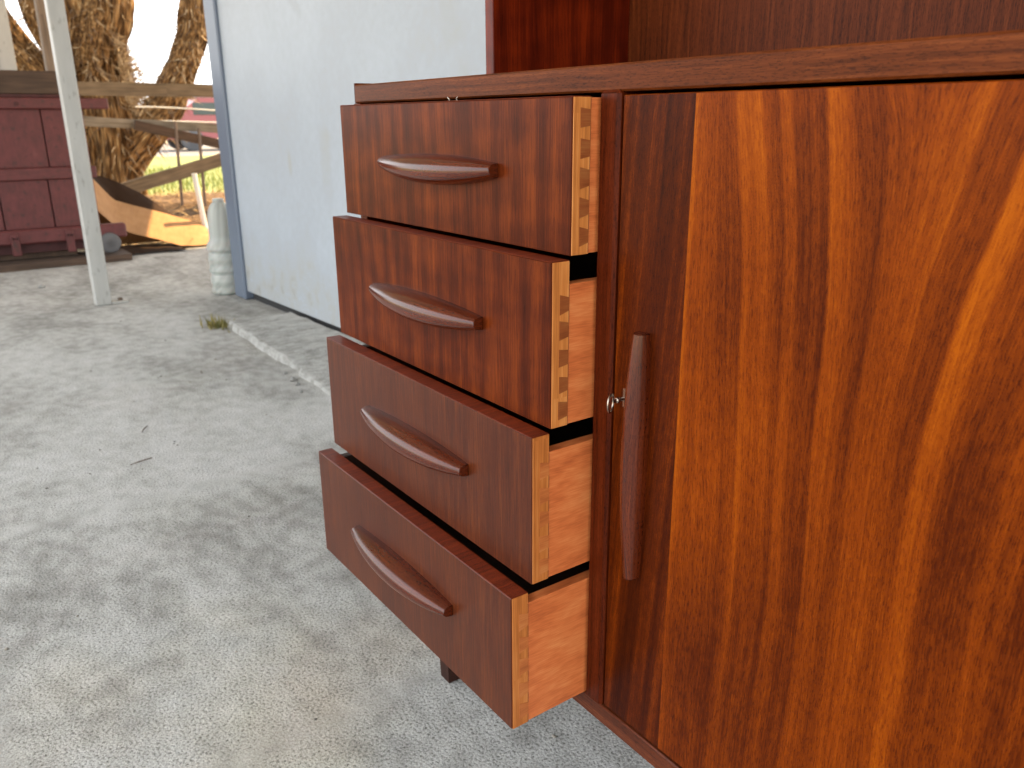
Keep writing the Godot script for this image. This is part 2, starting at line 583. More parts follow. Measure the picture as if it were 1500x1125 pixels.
	M.concrete = mat(Color.WHITE, 0.82, t_tile, 0.4)
	M.concrete.heightmap_enabled = true
	M.concrete.heightmap_texture = t_relief
	M.concrete.heightmap_scale = 0.16
	M.concrete.detail_enabled = true
	M.concrete.detail_albedo = t_stain
	M.concrete.detail_blend_mode = BaseMaterial3D.BLEND_MODE_MUL
	M.concrete.detail_uv_layer = BaseMaterial3D.DETAIL_UV_2
	M.step = mat(lin(0.50, 0.50, 0.485), 0.85, t_stain, 0.4)
	M.step.heightmap_enabled = true
	M.step.heightmap_texture = t_relief
	M.step.heightmap_scale = 0.3
	M.dirt = mat(lin(0.85, 0.72, 0.52), 0.95, t_tile, 0.3)
	M.dirt.heightmap_enabled = true
	M.dirt.heightmap_texture = t_relief
	M.dirt.heightmap_scale = 0.8

	# --- white painted wall, 6.8 m x 2.7 m, stained
	var wall_fn := func(x: int, y: int) -> float:
		var xm := x * 6.8 / 1536 - 3.24
		var ym := 2.75 - y * 2.75 / 768
		var v := 0.80 + 0.10 * st1.get_noise_2d(xm * 1.1 + 70.0, ym * 1.1) + 0.07 * st2.get_noise_2d(xm * 2.6, ym * 2.0) + 0.06 * st3.get_noise_2d(xm * 22.0, ym * 22.0)
		# damp dirt along the foot, drips and rubbed marks
		var foot := smoothstep(0.42 + 0.18 * st3.get_noise_2d(xm * 5.0, 3.0), 0.03, ym)
		v -= foot * (0.26 + 0.50 * maxf(0.0, st2.get_noise_2d(xm * 9.0, ym * 7.0 + 20.0)))
		var scr := st3.get_noise_2d(xm * 10.0 + st2.get_noise_2d(xm * 4.0, ym * 4.0) * 2.0, ym * 10.0 + 11.0)
		v += foot * 0.22 * smoothstep(0.07, 0.0, absf(scr))
		v -= 0.17 * smoothstep(0.055, 0.02, absf(xm + 2.24 + 0.02 * st3.get_noise_2d(ym * 9.0, 1.0))) * smoothstep(0.80, 0.74, ym) * smoothstep(0.40, 0.70, ym)
		v -= 0.26 * smoothstep(0.020, 0.006, absf(xm + 2.55)) * smoothstep(0.70, 0.66, ym) * smoothstep(0.58, 0.62, ym)
		v -= 0.20 * smoothstep(0.035, 0.01, Vector2(xm + 2.02, (ym - 0.36) * 0.5).length())
		v -= 0.14 * smoothstep(0.05, 0.01, Vector2((xm + 2.40) * 0.6, ym - 1.20 + (xm + 2.40) * 0.7).length())
		v -= 0.10 * smoothstep(0.1, 0.5, st2.get_noise_2d(xm * 3.0 + 50.0, ym * 3.0)) * smoothstep(-2.0, -1.4, xm)
		if st3.get_noise_2d(xm * 40.0 + 90.0, ym * 34.0) > 0.55:
			v -= 0.10
		return v
	var t_wall := paint(1536, 768, [0.0, 0.18, 0.18, 0.16, 0.45, 0.36, 0.37, 0.36, 0.75, 0.365, 0.405, 0.448, 1.0, 0.435, 0.490, 0.545], wall_fn)
	M.wall = mat(Color.WHITE, 0.48, t_wall, 0.4)
	M.bar = mat(lin(0.130, 0.162, 0.215), 0.4)
	M.dark = mat(lin(0.03, 0.03, 0.03), 0.9)

	# --- weathered timber, red paint, cardboard, bark
	var tim_fn := func(x: int, y: int) -> float:
		var xm := x / 128.0
		var ym := y / 256.0
		return 0.5 + 0.3 * band.get_noise_2d(xm * 6.0, ym * 0.9) + 0.2 * fib.get_noise_2d(xm * 34.0, ym * 2.5) + 0.2 * mott.get_noise_2d(xm * 2.0, ym * 3.0)
	var t_tim := paint(256, 512, [0.0, 0.30, 0.28, 0.25, 0.5, 0.62, 0.60, 0.56, 1.0, 1.0, 0.98, 0.94], tim_fn)
	M.timber = mat(lin(0.22, 0.165, 0.11), 0.85, t_tim)
	M.timber_grey = mat(lin(0.30, 0.26, 0.21), 0.85, t_tim)
	M.timber_dark = mat(lin(0.10, 0.062, 0.042), 0.85, t_tim)
	var scuff_fn := func(x: int, y: int) -> float:
		return 0.62 + 0.22 * st2.get_noise_2d(x * 0.03, y * 0.008) + (-0.35 if st3.get_noise_2d(x * 0.06 + 5.0, y * 0.03) > 0.5 else 0.0)
	M.post = mat(Color.WHITE, 0.5, paint(128, 512, [0.0, 0.28, 0.27, 0.24, 0.5, 0.42, 0.42, 0.395, 1.0, 0.52, 0.52, 0.49], scuff_fn))
	M.post_brown = mat(lin(0.30, 0.23, 0.18), 0.8, t_tim)
	var red_fn := func(x: int, y: int) -> float:
		var v := 0.55 + 0.22 * st1.get_noise_2d(x * 0.012, y * 0.012) + 0.16 * st2.get_noise_2d(x * 0.05, y * 0.012)
		if st2.get_noise_2d(x * 0.03 + 50.0, y * 0.03) > 0.42:
			v -= 0.28
		return v
	var t_red := paint(512, 512, [0.0, 0.030, 0.017, 0.013, 0.4, 0.072, 0.015, 0.014, 0.7, 0.112, 0.023, 0.023, 1.0, 0.19, 0.075, 0.07], red_fn)
	M.red = mat(Color.WHITE, 0.6, t_red)
	M.red_dark = mat(lin(0.55, 0.55, 0.55), 0.7, t_red)
	var card_fn := func(x: int, y: int) -> float:
		return 0.5 + 0.2 * st1.get_noise_2d(x * 0.02, y * 0.02) + 0.08 * sin(x * 0.8) + 0.16 * st2.get_noise_2d(x * 0.01, y * 0.12)
	M.card = mat(Color.WHITE, 0.85, paint(256, 256, [0.0, 0.22, 0.110, 0.042, 0.5, 0.33, 0.170, 0.066, 1.0, 0.42, 0.24, 0.11], card_fn))
	M.card_dark = mat(lin(0.032, 0.018, 0.011), 0.9, null, 0.2)
	var bark_fn := func(x: int, y: int) -> float:
		var v := 0.48 + 0.50 * band.get_noise_2d(x * 0.045, y * 0.009) + 0.30 * fib.get_noise_2d(x * 0.21, y * 0.022) + 0.15 * st2.get_noise_2d(x * 0.02, y * 0.02)
		return v
	var t_bark := paint(512, 512, [0.0, 0.020, 0.010, 0.005, 0.38, 0.15, 0.078, 0.029, 0.7, 0.37, 0.205, 0.078, 1.0, 0.60, 0.42, 0.21], bark_fn)
	M.bark = mat(Color.WHITE, 0.9, t_bark, 0.3)
	M.bark.heightmap_enabled = true
	M.bark.heightmap_texture = grey(512, 512, bark_fn)
	M.bark.heightmap_scale = 5.0
	M.leaf = mat(Color.WHITE, 0.6)
	M.leaf.vertex_color_use_as_albedo = true
	M.leaf.backlight_enabled = true
	M.leaf.backlight = Color(0.5, 0.5, 0.2)
	M.leaf.cull_mode = BaseMaterial3D.CULL_DISABLED
	M.strand = mat(Color.WHITE, 0.8)
	M.strand.vertex_color_use_as_albedo = true
	M.strand.cull_mode = BaseMaterial3D.CULL_DISABLED
	M.plastic = mat(Color.WHITE, 0.5, paint(128, 256, [0.0, 0.16, 0.17, 0.14, 0.5, 0.36, 0.38, 0.35, 1.0, 0.48, 0.50, 0.47], func(x: int, y: int) -> float: return 0.66 + 0.45 * st2.get_noise_2d(cos(x * TAU / 128.0) * 2.0 + 7.0, sin(x * TAU / 128.0) * 2.0 + y * 0.025) - 0.25 * smoothstep(70.0, 0.0, y)))
	M.plastic.subsurf_scatter_enabled = true
	M.plastic.subsurf_scatter_strength = 0.2
	M.rubber = mat(lin(0.09, 0.09, 0.095), 0.7)
	M.rod = mat(lin(0.13, 0.09, 0.065), 0.6)
	M.white_pipe = mat(lin(0.72, 0.72, 0.68), 0.5)
	M.roof = mat(lin(0.50, 0.50, 0.48), 0.7)
	M.car_red = mat(lin(0.27, 0.075, 0.085), 0.35)
	M.car_roof_glare = mat(lin(0.78, 0.78, 0.76), 0.25)  # sun reflection on the roof painted as a pale colour
	M.glass_dark = mat(lin(0.03, 0.045, 0.04), 0.08)
	M.road = mat(lin(0.16, 0.155, 0.15), 0.9)
	M.turf = mat(lin(0.16, 0.19, 0.05), 0.95)
	M.litter = mat(lin(0.22, 0.13, 0.065), 0.95, t_tile)

# ---------------------------------------------------------------- the sideboard
const DRAWER_W := 0.43
const MS := Vector2(4.0, 2.0)          # mahogany texture repeats every 0.25 m by 0.5 m

func sideboard() -> void:
	var sb := thing("sideboard", "red brown mahogany sideboard with four stepped open drawers, one door and upper case", "sideboard")
	var TOP := 0.8364
	var UND := 0.8157
	var L := -0.4520
	var R := 0.668
	obj("counter_top", box_mesh(Vector3(L + 0.0048, UND, -0.44), Vector3(R, TOP, 0.0), 0.0016, 0, MS, Vector2(0.13, 0.3)), M.counter, sb)
	obj("side_panel", box(box(begin(), Vector3(L, 0.2225, -0.44), Vector3(-0.4335, UND - 0.0005, 0.0), 0.0008, 1, MS), Vector3(L, UND - 0.0003, -0.44), Vector3(L + 0.0045, TOP + 0.0022, -0.0015), 0.0006, 1, MS).commit(), M.divider, sb)
	obj("side_panel", box_mesh(Vector3(0.652, 0.2438, -0.44), Vector3(R, UND - 0.0005, 0.0), 0.0008, 1, MS), M.divider, sb)
	obj("divider_panel", box_mesh(Vector3(0.0018, 0.2438, -0.43), Vector3(0.0252, UND + 0.0012, 0.0030), 0.0026, 1, MS, Vector2(0.4, 0.2)), M.divider, sb)
	obj("bottom_panel", box_mesh(Vector3(-0.4330, 0.2225, -0.44), Vector3(R, 0.2434, 0.0), 0.0012, 0, MS, Vector2(0.55, 0.1)), M.rail, sb)
	obj("back_panel", box_mesh(Vector3(-0.4330, 0.2438, -0.438), Vector3(0.6515, UND - 0.001, -0.431), 0.0, 1, MS), M.inside_shade, sb)
	for c in [[-0.374, -0.064], [0.585, -0.064], [-0.374, -0.39], [0.585, -0.39]]:
		var st := begin()
		var g := []
		for k in [[0.0, 0.0095], [0.002, 0.0110], [0.2224, 0.0170]]:
			var ring := []
			for j in 4:
				var a := PI / 4 + PI / 2 * j
				ring.append(Vector3(c[0], k[0], c[1]) + Vector3(cos(a), 0, sin(a)) * k[1] * 1.414)
			g.append(ring)
		for i in 2:
			for j in 4:
				var j2 := (j + 1) % 4
				var n: Vector3 = (g[i][j] + g[i][j2]) / 2.0 - Vector3(c[0], g[i][j].y, c[1])
				n.y = 0.0
				quad(st, g[i][j], g[i][j2], g[i + 1][j2], g[i + 1][j], n.normalized(), grain_uv(1, MS, Vector2.ZERO))
		quad(st, g[0][0], g[0][1], g[0][2], g[0][3], Vector3.DOWN, grain_uv(1, MS, Vector2.ZERO))
		obj("leg", st.commit(), M.leg, sb)

	# upper case, set back on the counter
	var up := TOP + 0.0003
	obj("upper_side_panel", box_mesh(Vector3(-0.4435, up, -0.43), Vector3(-0.4250, 1.52, -0.190), 0.0009, 1, Vector2(1.9, 1.25), Vector2(0.1, 0.0)), M.panel_red, sb)
	obj("upper_side_panel", box_mesh(Vector3(0.6485, up, -0.43), Vector3(0.667, 1.52, -0.190), 0.0009, 1, Vector2(1.9, 1.25), Vector2(0.1, 0.0)), M.panel_red, sb)
	obj("upper_back_panel", box_mesh(Vector3(-0.4435, up, -0.438), Vector3(0.667, 1.52, -0.4301), 0.0, 1, Vector2(3.2, 1.6), Vector2(0.2, 0.1)), M.back, sb)
	obj("upper_shelf", box_mesh(Vector3(-0.4245, 1.22, -0.4295), Vector3(0.648, 1.238, -0.20), 0.0009, 0, MS), M.divider, sb)
	obj("upper_top", box_mesh(Vector3(-0.4435, 1.5203, -0.438), Vector3(0.667, 1.54, -0.185), 0.001, 0, MS), M.divider, sb)

	# door
	var door := obj("door", box_mesh(Vector3(0.0270, 0.2472, -0.020), Vector3(0.6505, 0.8130, 0.0), 0.0007, 1, Vector2(1.0 / 0.62, -1.0 / 0.62), Vector2(-0.0270 / 0.62, 0.8155 / 0.62)), M.door, sb)
	door.set_meta("label", "large cupboard door with orange and brown streaked veneer and a dark strip at its left")
	var dh := obj("handle", pull_mesh(0.222, 0.0170, 0.0062, 0.0030), M.pull, door)
	# turned upright: its flat side faces right
	dh.transform = Transform3D(Basis(Vector3(0, -1, 0), Vector3(1, 0, 0), Vector3(0, 0, 1)), Vector3(0.0612, 0.5195, 0.0))

	# drawers: top, bottom, how far pulled out, top of the side board
	var rows := [[0.8128, 0.6876, 0.0285, 0.8118], [0.6846, 0.5390, 0.0481, 0.6643], [0.5358, 0.3923, 0.0682, 0.5180], [0.3864, 0.2438, 0.0913, 0.3750]]
	var tails := [5, 5, 5, 5]
	for i in 4:
		var yt: float = rows[i][0]
		var yb: float = rows[i][1]
		var d: float = rows[i][2]
		var sy: float = rows[i][3]
		var z0 := d - 0.0188
		var fsc := Vector2(1.0 / 0.46, -1.0 / 0.62)
		var dr := obj("drawer", box_mesh(Vector3(-DRAWER_W, yb, z0), Vector3(-0.0009, yt - 0.0007, d), 0.0006, 1, fsc, Vector2(0.43 / 0.46 + 0.01, 0.8160 / 0.62)), M.drawer if i < 2 else M.drawer_plain_haze, sb)
		dr.set_meta("label", ["top drawer, least pulled out, with bold ribbon grain", "second drawer from the top", "third drawer from the top, plain grained", "bottom drawer, pulled out furthest"][i])
		obj("top_edge", box_mesh(Vector3(-DRAWER_W, yt - 0.0006, z0), Vector3(-0.0004, yt, d - 0.0002), 0.0003, 2, MS * Vector2(1.0, 3.0), Vector2(0.1 * i, 0.0)), M.top_edge, dr)
		obj("end_edge", box_mesh(Vector3(-0.0008, yb + 0.0003, z0), Vector3(0.0, yt - 0.0007, d - 0.0011), 0.0002, 1, Vector2(10, 5), Vector2(0.3 * i, 0.17 * i)), M.edge if i < 2 else M.edge_dull, dr)
		var zb := d - 0.36
		# sides, back and bottom of the box
		for sx in [0, 1]:
			var xa := -0.0122 if sx == 0 else -DRAWER_W + 0.0006
			obj("side_board", box_mesh(Vector3(xa, yb + 0.0008, zb), Vector3(xa + 0.0116, sy, z0 - 0.0002), 0.0005, 2, Vector2(4, 4), Vector2(0.31 * i, 0.23 * i)), M.side if sx == 0 else M.box_shade, dr)
		obj("back_board", box_mesh(Vector3(-DRAWER_W + 0.0125, yb + 0.012, zb), Vector3(-0.0125, sy - 0.004, zb + 0.010), 0.0005, 0, Vector2(4, 4)), M.box_shade, dr)
		obj("bottom_board", box_mesh(Vector3(-DRAWER_W + 0.0125, yb + 0.007, zb + 0.0105), Vector3(-0.0125, yb + 0.011, z0 - 0.0005), 0.0, 0, Vector2(4, 4)), M.box_shade, dr)
		# dovetails: fan shaped tails of the side board let into the end of the front
		var n: int = tails[i]
		var y0 := yb + 0.004
		var y1 := minf(yt, sy) - 0.004
		var pitch := (y1 - y0) / n
		for k in n:
			var cy := y0 + pitch * (k + 0.5) + rng.randf_range(-0.0008, 0.0008)
			var wf := pitch * rng.randf_range(0.33, 0.38)
			var wb := pitch * rng.randf_range(0.23, 0.28)
			var zf := d - 0.0188 + rng.randf_range(0.0098, 0.0108)
			var st := begin()
			var x0 := -0.0006
			var x1 := 0.00025
			var fu := grain_uv(2, Vector2(4, 4), Vector2(0.2 * k, 0.13 * k))
			var a := [Vector3(x1, cy - wb, z0), Vector3(x1, cy - wf, zf), Vector3(x1, cy + wf, zf), Vector3(x1, cy + wb, z0)]
			quad(st, a[0], a[1], a[2], a[3], Vector3.RIGHT, fu)
			for e in 4:
				var p: Vector3 = a[e]
				var q: Vector3 = a[(e + 1) % 4]
				var mid := (p + q) / 2.0 - Vector3(x1, cy, (z0 + zf) / 2.0)
				quad(st, p, q, Vector3(x0, q.y, q.z), Vector3(x0, p.y, p.z), mid.normalized(), fu)
			obj("dovetail", st.commit(), M.tail if i < 2 else M.tail_faint, dr)
		# the scribed line at the root of the tails
		obj("joint_line", box_mesh(Vector3(-0.0007, yb + 0.001, z0 - 0.0001), Vector3(0.00012, minf(yt, sy) - 0.0005, z0 + 0.0003)), M.seam, dr)
		var h := obj("handle", pull_mesh(0.215), M.pull, dr)
		h.position = Vector3(-0.2105, [0.7520, 0.6140, 0.4700, 0.3208][i], d)

	# the small key in the door's lock
	var key := thing("key", "small nickel key with an oval ring bow in the cupboard door's lock", "key")
	var kp := Vector3(0.0425, 0.5700, 0.0)
	var st := begin()
	tube(st, [kp + Vector3(0, 0, -0.004), kp + Vector3(0, 0, 0.004), kp + Vector3(0, 0, 0.0155)], [0.0017, 0.0017, 0.0016], 14)
	tube(st, [kp + Vector3(0, 0, 0.0085), kp + Vector3(0, 0, 0.0095), kp + Vector3(0, 0, 0.0115), kp + Vector3(0, 0, 0.0125)], [0.0016, 0.0027, 0.0027, 0.0016], 14)
	obj("shaft", st.commit(), M.nickel, key)
	st = begin()
	var ring := []
	var dirv := Vector3(0.45, 0, 0.89)
	for k in 33:
		var a := TAU * k / 32
		var o := kp + Vector3(0, 0, 0.0150) + dirv * 0.0062 + dirv * cos(a) * 0.0062 + Vector3(0, sin(a) * 0.0074, 0)
		var out := (dirv * cos(a) * 0.0074 + Vector3(0, sin(a) * 0.0062, 0)).normalized()
		var side := dirv.cross(Vector3.UP)
		var row := []
		for j in 10:
			var b := TAU * j / 10
			row.append(o + out * cos(b) * 0.0014 + side * sin(b) * 0.0010)
		ring.append(row)
	sheet(st, ring, true)
	obj("bow", st.commit(), M.nickel, key)
	st = begin()
	box(st, Vector3(0.0385, 0.561, 0.0), Vector3(0.0465, 0.578, 0.0006), 0.0003)
	obj("lock_plate", st.commit(), M.nickel, door)

	# two pale slivers caught on the top drawer's edge
	for s in [[-0.1795, 0.0045], [-0.193, -0.001]]:
		st = begin()
		var x: float = s[0]
		tube(st, [Vector3(x, 0.8128, 0.022), Vector3(x + 0.001, 0.8146, 0.0235), Vector3(x + s[1], 0.8162, 0.024)], [0.0005, 0.0004, 0.0002], 6)
		tag(obj("wood_sliver", st.commit(), M.splinter), "tiny pale curled sliver on the top drawer's upper edge, %s of two" % ["right" if s[0] > -0.185 else "left"], "sliver", "slivers on the top drawer")

#BACKGROUND
func setting() -> void:
	# ground out to the horizon, then sheets laid on it
	struct("ground", box_mesh(Vector3(-600, -0.3, -600), Vector3(600, -0.004, 600), 0.0, 1, Vector2(0.6, 0.6)), M.dirt, "pale sunlit earth beyond the concrete yard")
	var st := begin()
	var x0 := -5.12
	var z0 := -1.15
	for q in [[x0, z0], [3.5, z0], [3.5, 5.0], [x0, z0], [3.5, 5.0], [x0, 5.0]]:
		st.set_normal(Vector3.UP)
		st.set_uv(Vector2(q[0], q[1]) / 0.9)
		st.set_uv2(Vector2((q[0] + 4.9) / 8.4, (q[1] + 0.69) / 5.7))
		st.add_vertex(Vector3(q[0], 0.0, q[1]))
	struct("concrete_floor", st.commit(), M.concrete, "worn grey concrete floor with pale and dark stains")
	# raised mortar step along the wall, its edge broken
	var nz := noise(71, 3)
	var g := []
	for k in 121:
		var x := lerpf(-2.765, 1.2, k / 120.0)
		var e := -0.494 + (x + 2.76) * 0.026 + 0.012 * nz.get_noise_1d(x * 5.0) + 0.006 * nz.get_noise_1d(x * 24.0)
		var hgt := 0.030 - 0.020 * smoothstep(-2.2, -1.6, x) + 0.004 * nz.get_noise_1d(x * 7.0 + 40.0)
		if absf(x + 2.05) < 0.06:
			e -= 0.012
			hgt -= 0.008
		var row := []
		row.append(Vector3(x, 0.0, e + 0.006))
		row.append(Vector3(x, hgt * 0.6, e + 0.002))
		row.append(Vector3(x, hgt - 0.003, e - 0.002))
		for j in 10:
			row.append(Vector3(x, hgt + 0.002 * nz.get_noise_2d(x * 9.0, j * 1.7), lerpf(e - 0.008, -0.752 - 0.044 * (x + 2.76), j / 9.0)))
		g.append(row)
	var endrow := []
	for p in g[0]:
		endrow.append(Vector3(p.x - 0.012 + 0.004 * nz.get_noise_1d(p.z * 30.0), 0.0, p.z))
	g.push_front(endrow)
	st = begin()
	sheet(st, g, false, Vector2(0.30, 4.3))
	struct("concrete_step", st.commit(), M.step, "low pale mortar step with a chipped edge along the white wall")

	# white wall with its slate blue steel edge
	var wall := thing("painted_wall", "tall white painted wall with stains at its foot and a slate blue steel edge", "wall")
	wall.position = Vector3(-3.36, 0.0, -0.735)
	wall.rotation.y = 0.046
	st = begin()
	box(st, Vector3(0.0, 0.042, -0.10), Vector3(6.8, 2.75, 0.0), 0.0, 1, Vector2(1.0 / 6.8, -1.0 / 2.75), Vector2(0.0, 1.0))
	obj("wall_panel", st.commit(), M.wall, wall)
	obj("gap_shade", box_mesh(Vector3(0.02, 0.0, -0.09), Vector3(6.7, 0.0415, -0.025)), M.dark, wall)  # near-black strip put in for the shade of the gap under the wall
	obj("steel_edge", box_mesh(Vector3(-0.028, 0.002, -0.11), Vector3(0.098, 2.75, 0.016), 0.006), M.bar, wall)

	# carport roof and its posts
	var roof := thing("carport_roof", "flat carport roof over the concrete yard", "roof")
	obj("roof_sheet", box_mesh(Vector3(-6.05, 2.752, -3.8), Vector3(3.56, 2.83, 1.9)), M.roof, roof)
	obj("added_shade_sheet", box_mesh(Vector3(-6.75, 2.742, -2.85), Vector3(-6.0, 2.750, 1.9)), M.roof, roof)  # unseen sheet added to keep sun off the left of the carton
	var post := thing("white_post", "slim white square post on a small base plate in the middle of the yard", "post")
	obj("shaft", box(begin(), Vector3(-3.608, 0.0, -0.205), Vector3(-3.550, 2.7515, -0.138), 0.004, 1, Vector2(5, 0.7)).commit(), M.post, post)
	obj("base_plate", box_mesh(Vector3(-3.605, 0.0, -0.275), Vector3(-3.545, 0.010, -0.2055), 0.002), M.post, post)
	st = begin()
	lathe(st, [Vector2(0.011, 0.010), Vector2(0.011, 0.020), Vector2(0.008, 0.023), Vector2(0.0, 0.0232)], Vector3(-3.575, 0, -0.245), 6)
	obj("bolt", st.commit(), M.rod, post)
	var p2 := thing("brown_post", "weathered brown timber post rising behind the red tray", "post")
	obj("shaft", box_mesh(Vector3(-5.70, 0, -0.475), Vector3(-5.60, 2.7515, -0.385), 0.005, 1, Vector2(3, 0.7)), M.post_brown, p2)
	var p3 := thing("pale_post", "pale grey post at the left edge of the view behind the red tray", "post")
	obj("shaft", box_mesh(Vector3(-5.69, 0, -0.222), Vector3(-5.60, 2.7515, -0.12), 0.005, 1, Vector2(3, 0.7)), M.post, p3)

func red_tray() -> void:
	var t := thing("truck_tray", "dark red timber and steel truck tray on a plank, behind the white post", "tray")
	var X := -4.95
	var zr := 1.6
	obj("top_board", box_mesh(Vector3(X - 0.40, 0.946, -0.40), Vector3(X - 0.01, 1.070, zr), 0.006, 2, Vector2(3, 1)), M.timber_dark, t)
	obj("upper_rail", box_mesh(Vector3(X - 0.03, 0.868, -0.576), Vector3(X + 0.028, 0.928, zr), 0.006, 2, Vector2(2, 2)), M.red, t)
	obj("cap_strip", box_mesh(Vector3(X - 0.02, 0.929, -0.44), Vector3(X + 0.006, 0.9455, zr), 0.003, 2, Vector2(2, 2)), M.red_dark, t)
	# boards of the upper and lower panels, with open joints
	var cuts := [-0.44, -0.222, 0.06, 0.33, 0.6, 0.88, 1.16, 1.6]
	for k in cuts.size() - 1:
		obj("panel_board", box_mesh(Vector3(X - 0.022, 0.553, cuts[k] + 0.003), Vector3(X + rng.randf_range(-0.002, 0.002), 0.8675, cuts[k + 1] - 0.003), 0.003, 1, Vector2(1.6, 1.6), Vector2(rng.randf(), rng.randf())), M.red, t)
	obj("middle_rail", box_mesh(Vector3(X - 0.02, 0.486, -0.46), Vector3(X + 0.018, 0.5525, zr), 0.005, 2, Vector2(2, 2)), M.red, t)
	var cuts2 := [-0.44, -0.20, 0.052, 0.29, 0.55, 0.8, 1.1, 1.6]
	for k in cuts2.size() - 1:
		obj("panel_board", box_mesh(Vector3(X - 0.022, 0.215, cuts2[k] + 0.003), Vector3(X + rng.randf_range(-0.003, 0.002), 0.4855, cuts2[k + 1] - 0.003), 0.003, 1, Vector2(1.6, 1.6), Vector2(rng.randf(), rng.randf())), M.red, t)
	obj("lower_rail", box_mesh(Vector3(X - 0.03, 0.134, -0.573), Vector3(X + 0.034, 0.2145, zr), 0.008, 2, Vector2(2, 2)), M.red, t)
	obj("rear_panel", box_mesh(Vector3(X - 0.40, 0.10, -0.43), Vector3(X - 0.38, 0.945, zr), 0.002), M.red_dark, t)
	obj("tray_floor", box_mesh(Vector3(X - 0.39, 0.075, -0.43), Vector3(X - 0.026, 0.133, zr), 0.002), M.red_dark, t)
	obj("end_panel", box_mesh(Vector3(X - 0.379, 0.134, -0.438), Vector3(X - 0.0225, 0.945, -0.415), 0.002, 1, Vector2(1.6, 1.6)), M.red, t)
	for z in [-0.26, 0.02, 0.36, 0.7, 1.04, 1.38]:
		var h := obj("hinge_lug", box_mesh(Vector3(X + 0.0345, 0.072, z - 0.022), Vector3(X + 0.048, 0.200, z + 0.022), 0.004), M.red, t)
		for dz in [-0.011, 0.011]:
			var st := begin()
			lathe(st, [Vector2(0.008, 0.0), Vector2(0.008, 0.006), Vector2(0.0, 0.009)], Vector3.ZERO, 6)
			var b := obj("bolt", st.commit(), M.red_dark, h)
			b.transform = Transform3D(Basis(Vector3.BACK, -PI / 2), Vector3(X + 0.048, 0.172, z + dz))
	for z in [-0.11, 0.46, 1.1]:
		obj("rail_bolt", box_mesh(Vector3(X + 0.0285, 0.885, z - 0.01), Vector3(X + 0.037, 0.905, z + 0.01), 0.004), M.red_dark, t)
	var w := begin()
	var rim := []
	for k in 7:
		var prof := [Vector2(0.02, -0.03), Vector2(0.052, -0.03), Vector2(0.06, -0.02), Vector2(0.062, 0.0), Vector2(0.06, 0.02), Vector2(0.052, 0.03), Vector2(0.0, 0.032)]
		rim.append(prof[k])
	lathe(w, rim, Vector3.ZERO, 24)
	var wh := obj("jockey_wheel", w.commit(), M.rubber, t)
	wh.transform = Transform3D(Basis(Vector3.BACK, -PI / 2), Vector3(X + 0.02, 0.105, -0.47))
	var pl := thing("ground_plank", "dark flat plank lying on the concrete under the red tray", "plank")
	obj("board", beam(begin(), Vector3(X - 0.03, 0.020, -0.565), Vector3(X - 0.03, 0.020, 1.7), 0.038, 0.30, Vector3.UP, 0.004, 5).commit(), M.timber_dark, pl)
	var pl2 := thing("support_block", "dark timber block holding up the red tray's floor", "block")
	obj("block", box_mesh(Vector3(X - 0.36, 0.0395, -0.30), Vector3(X - 0.06, 0.0745, 1.4), 0.003), M.timber_dark, pl2)

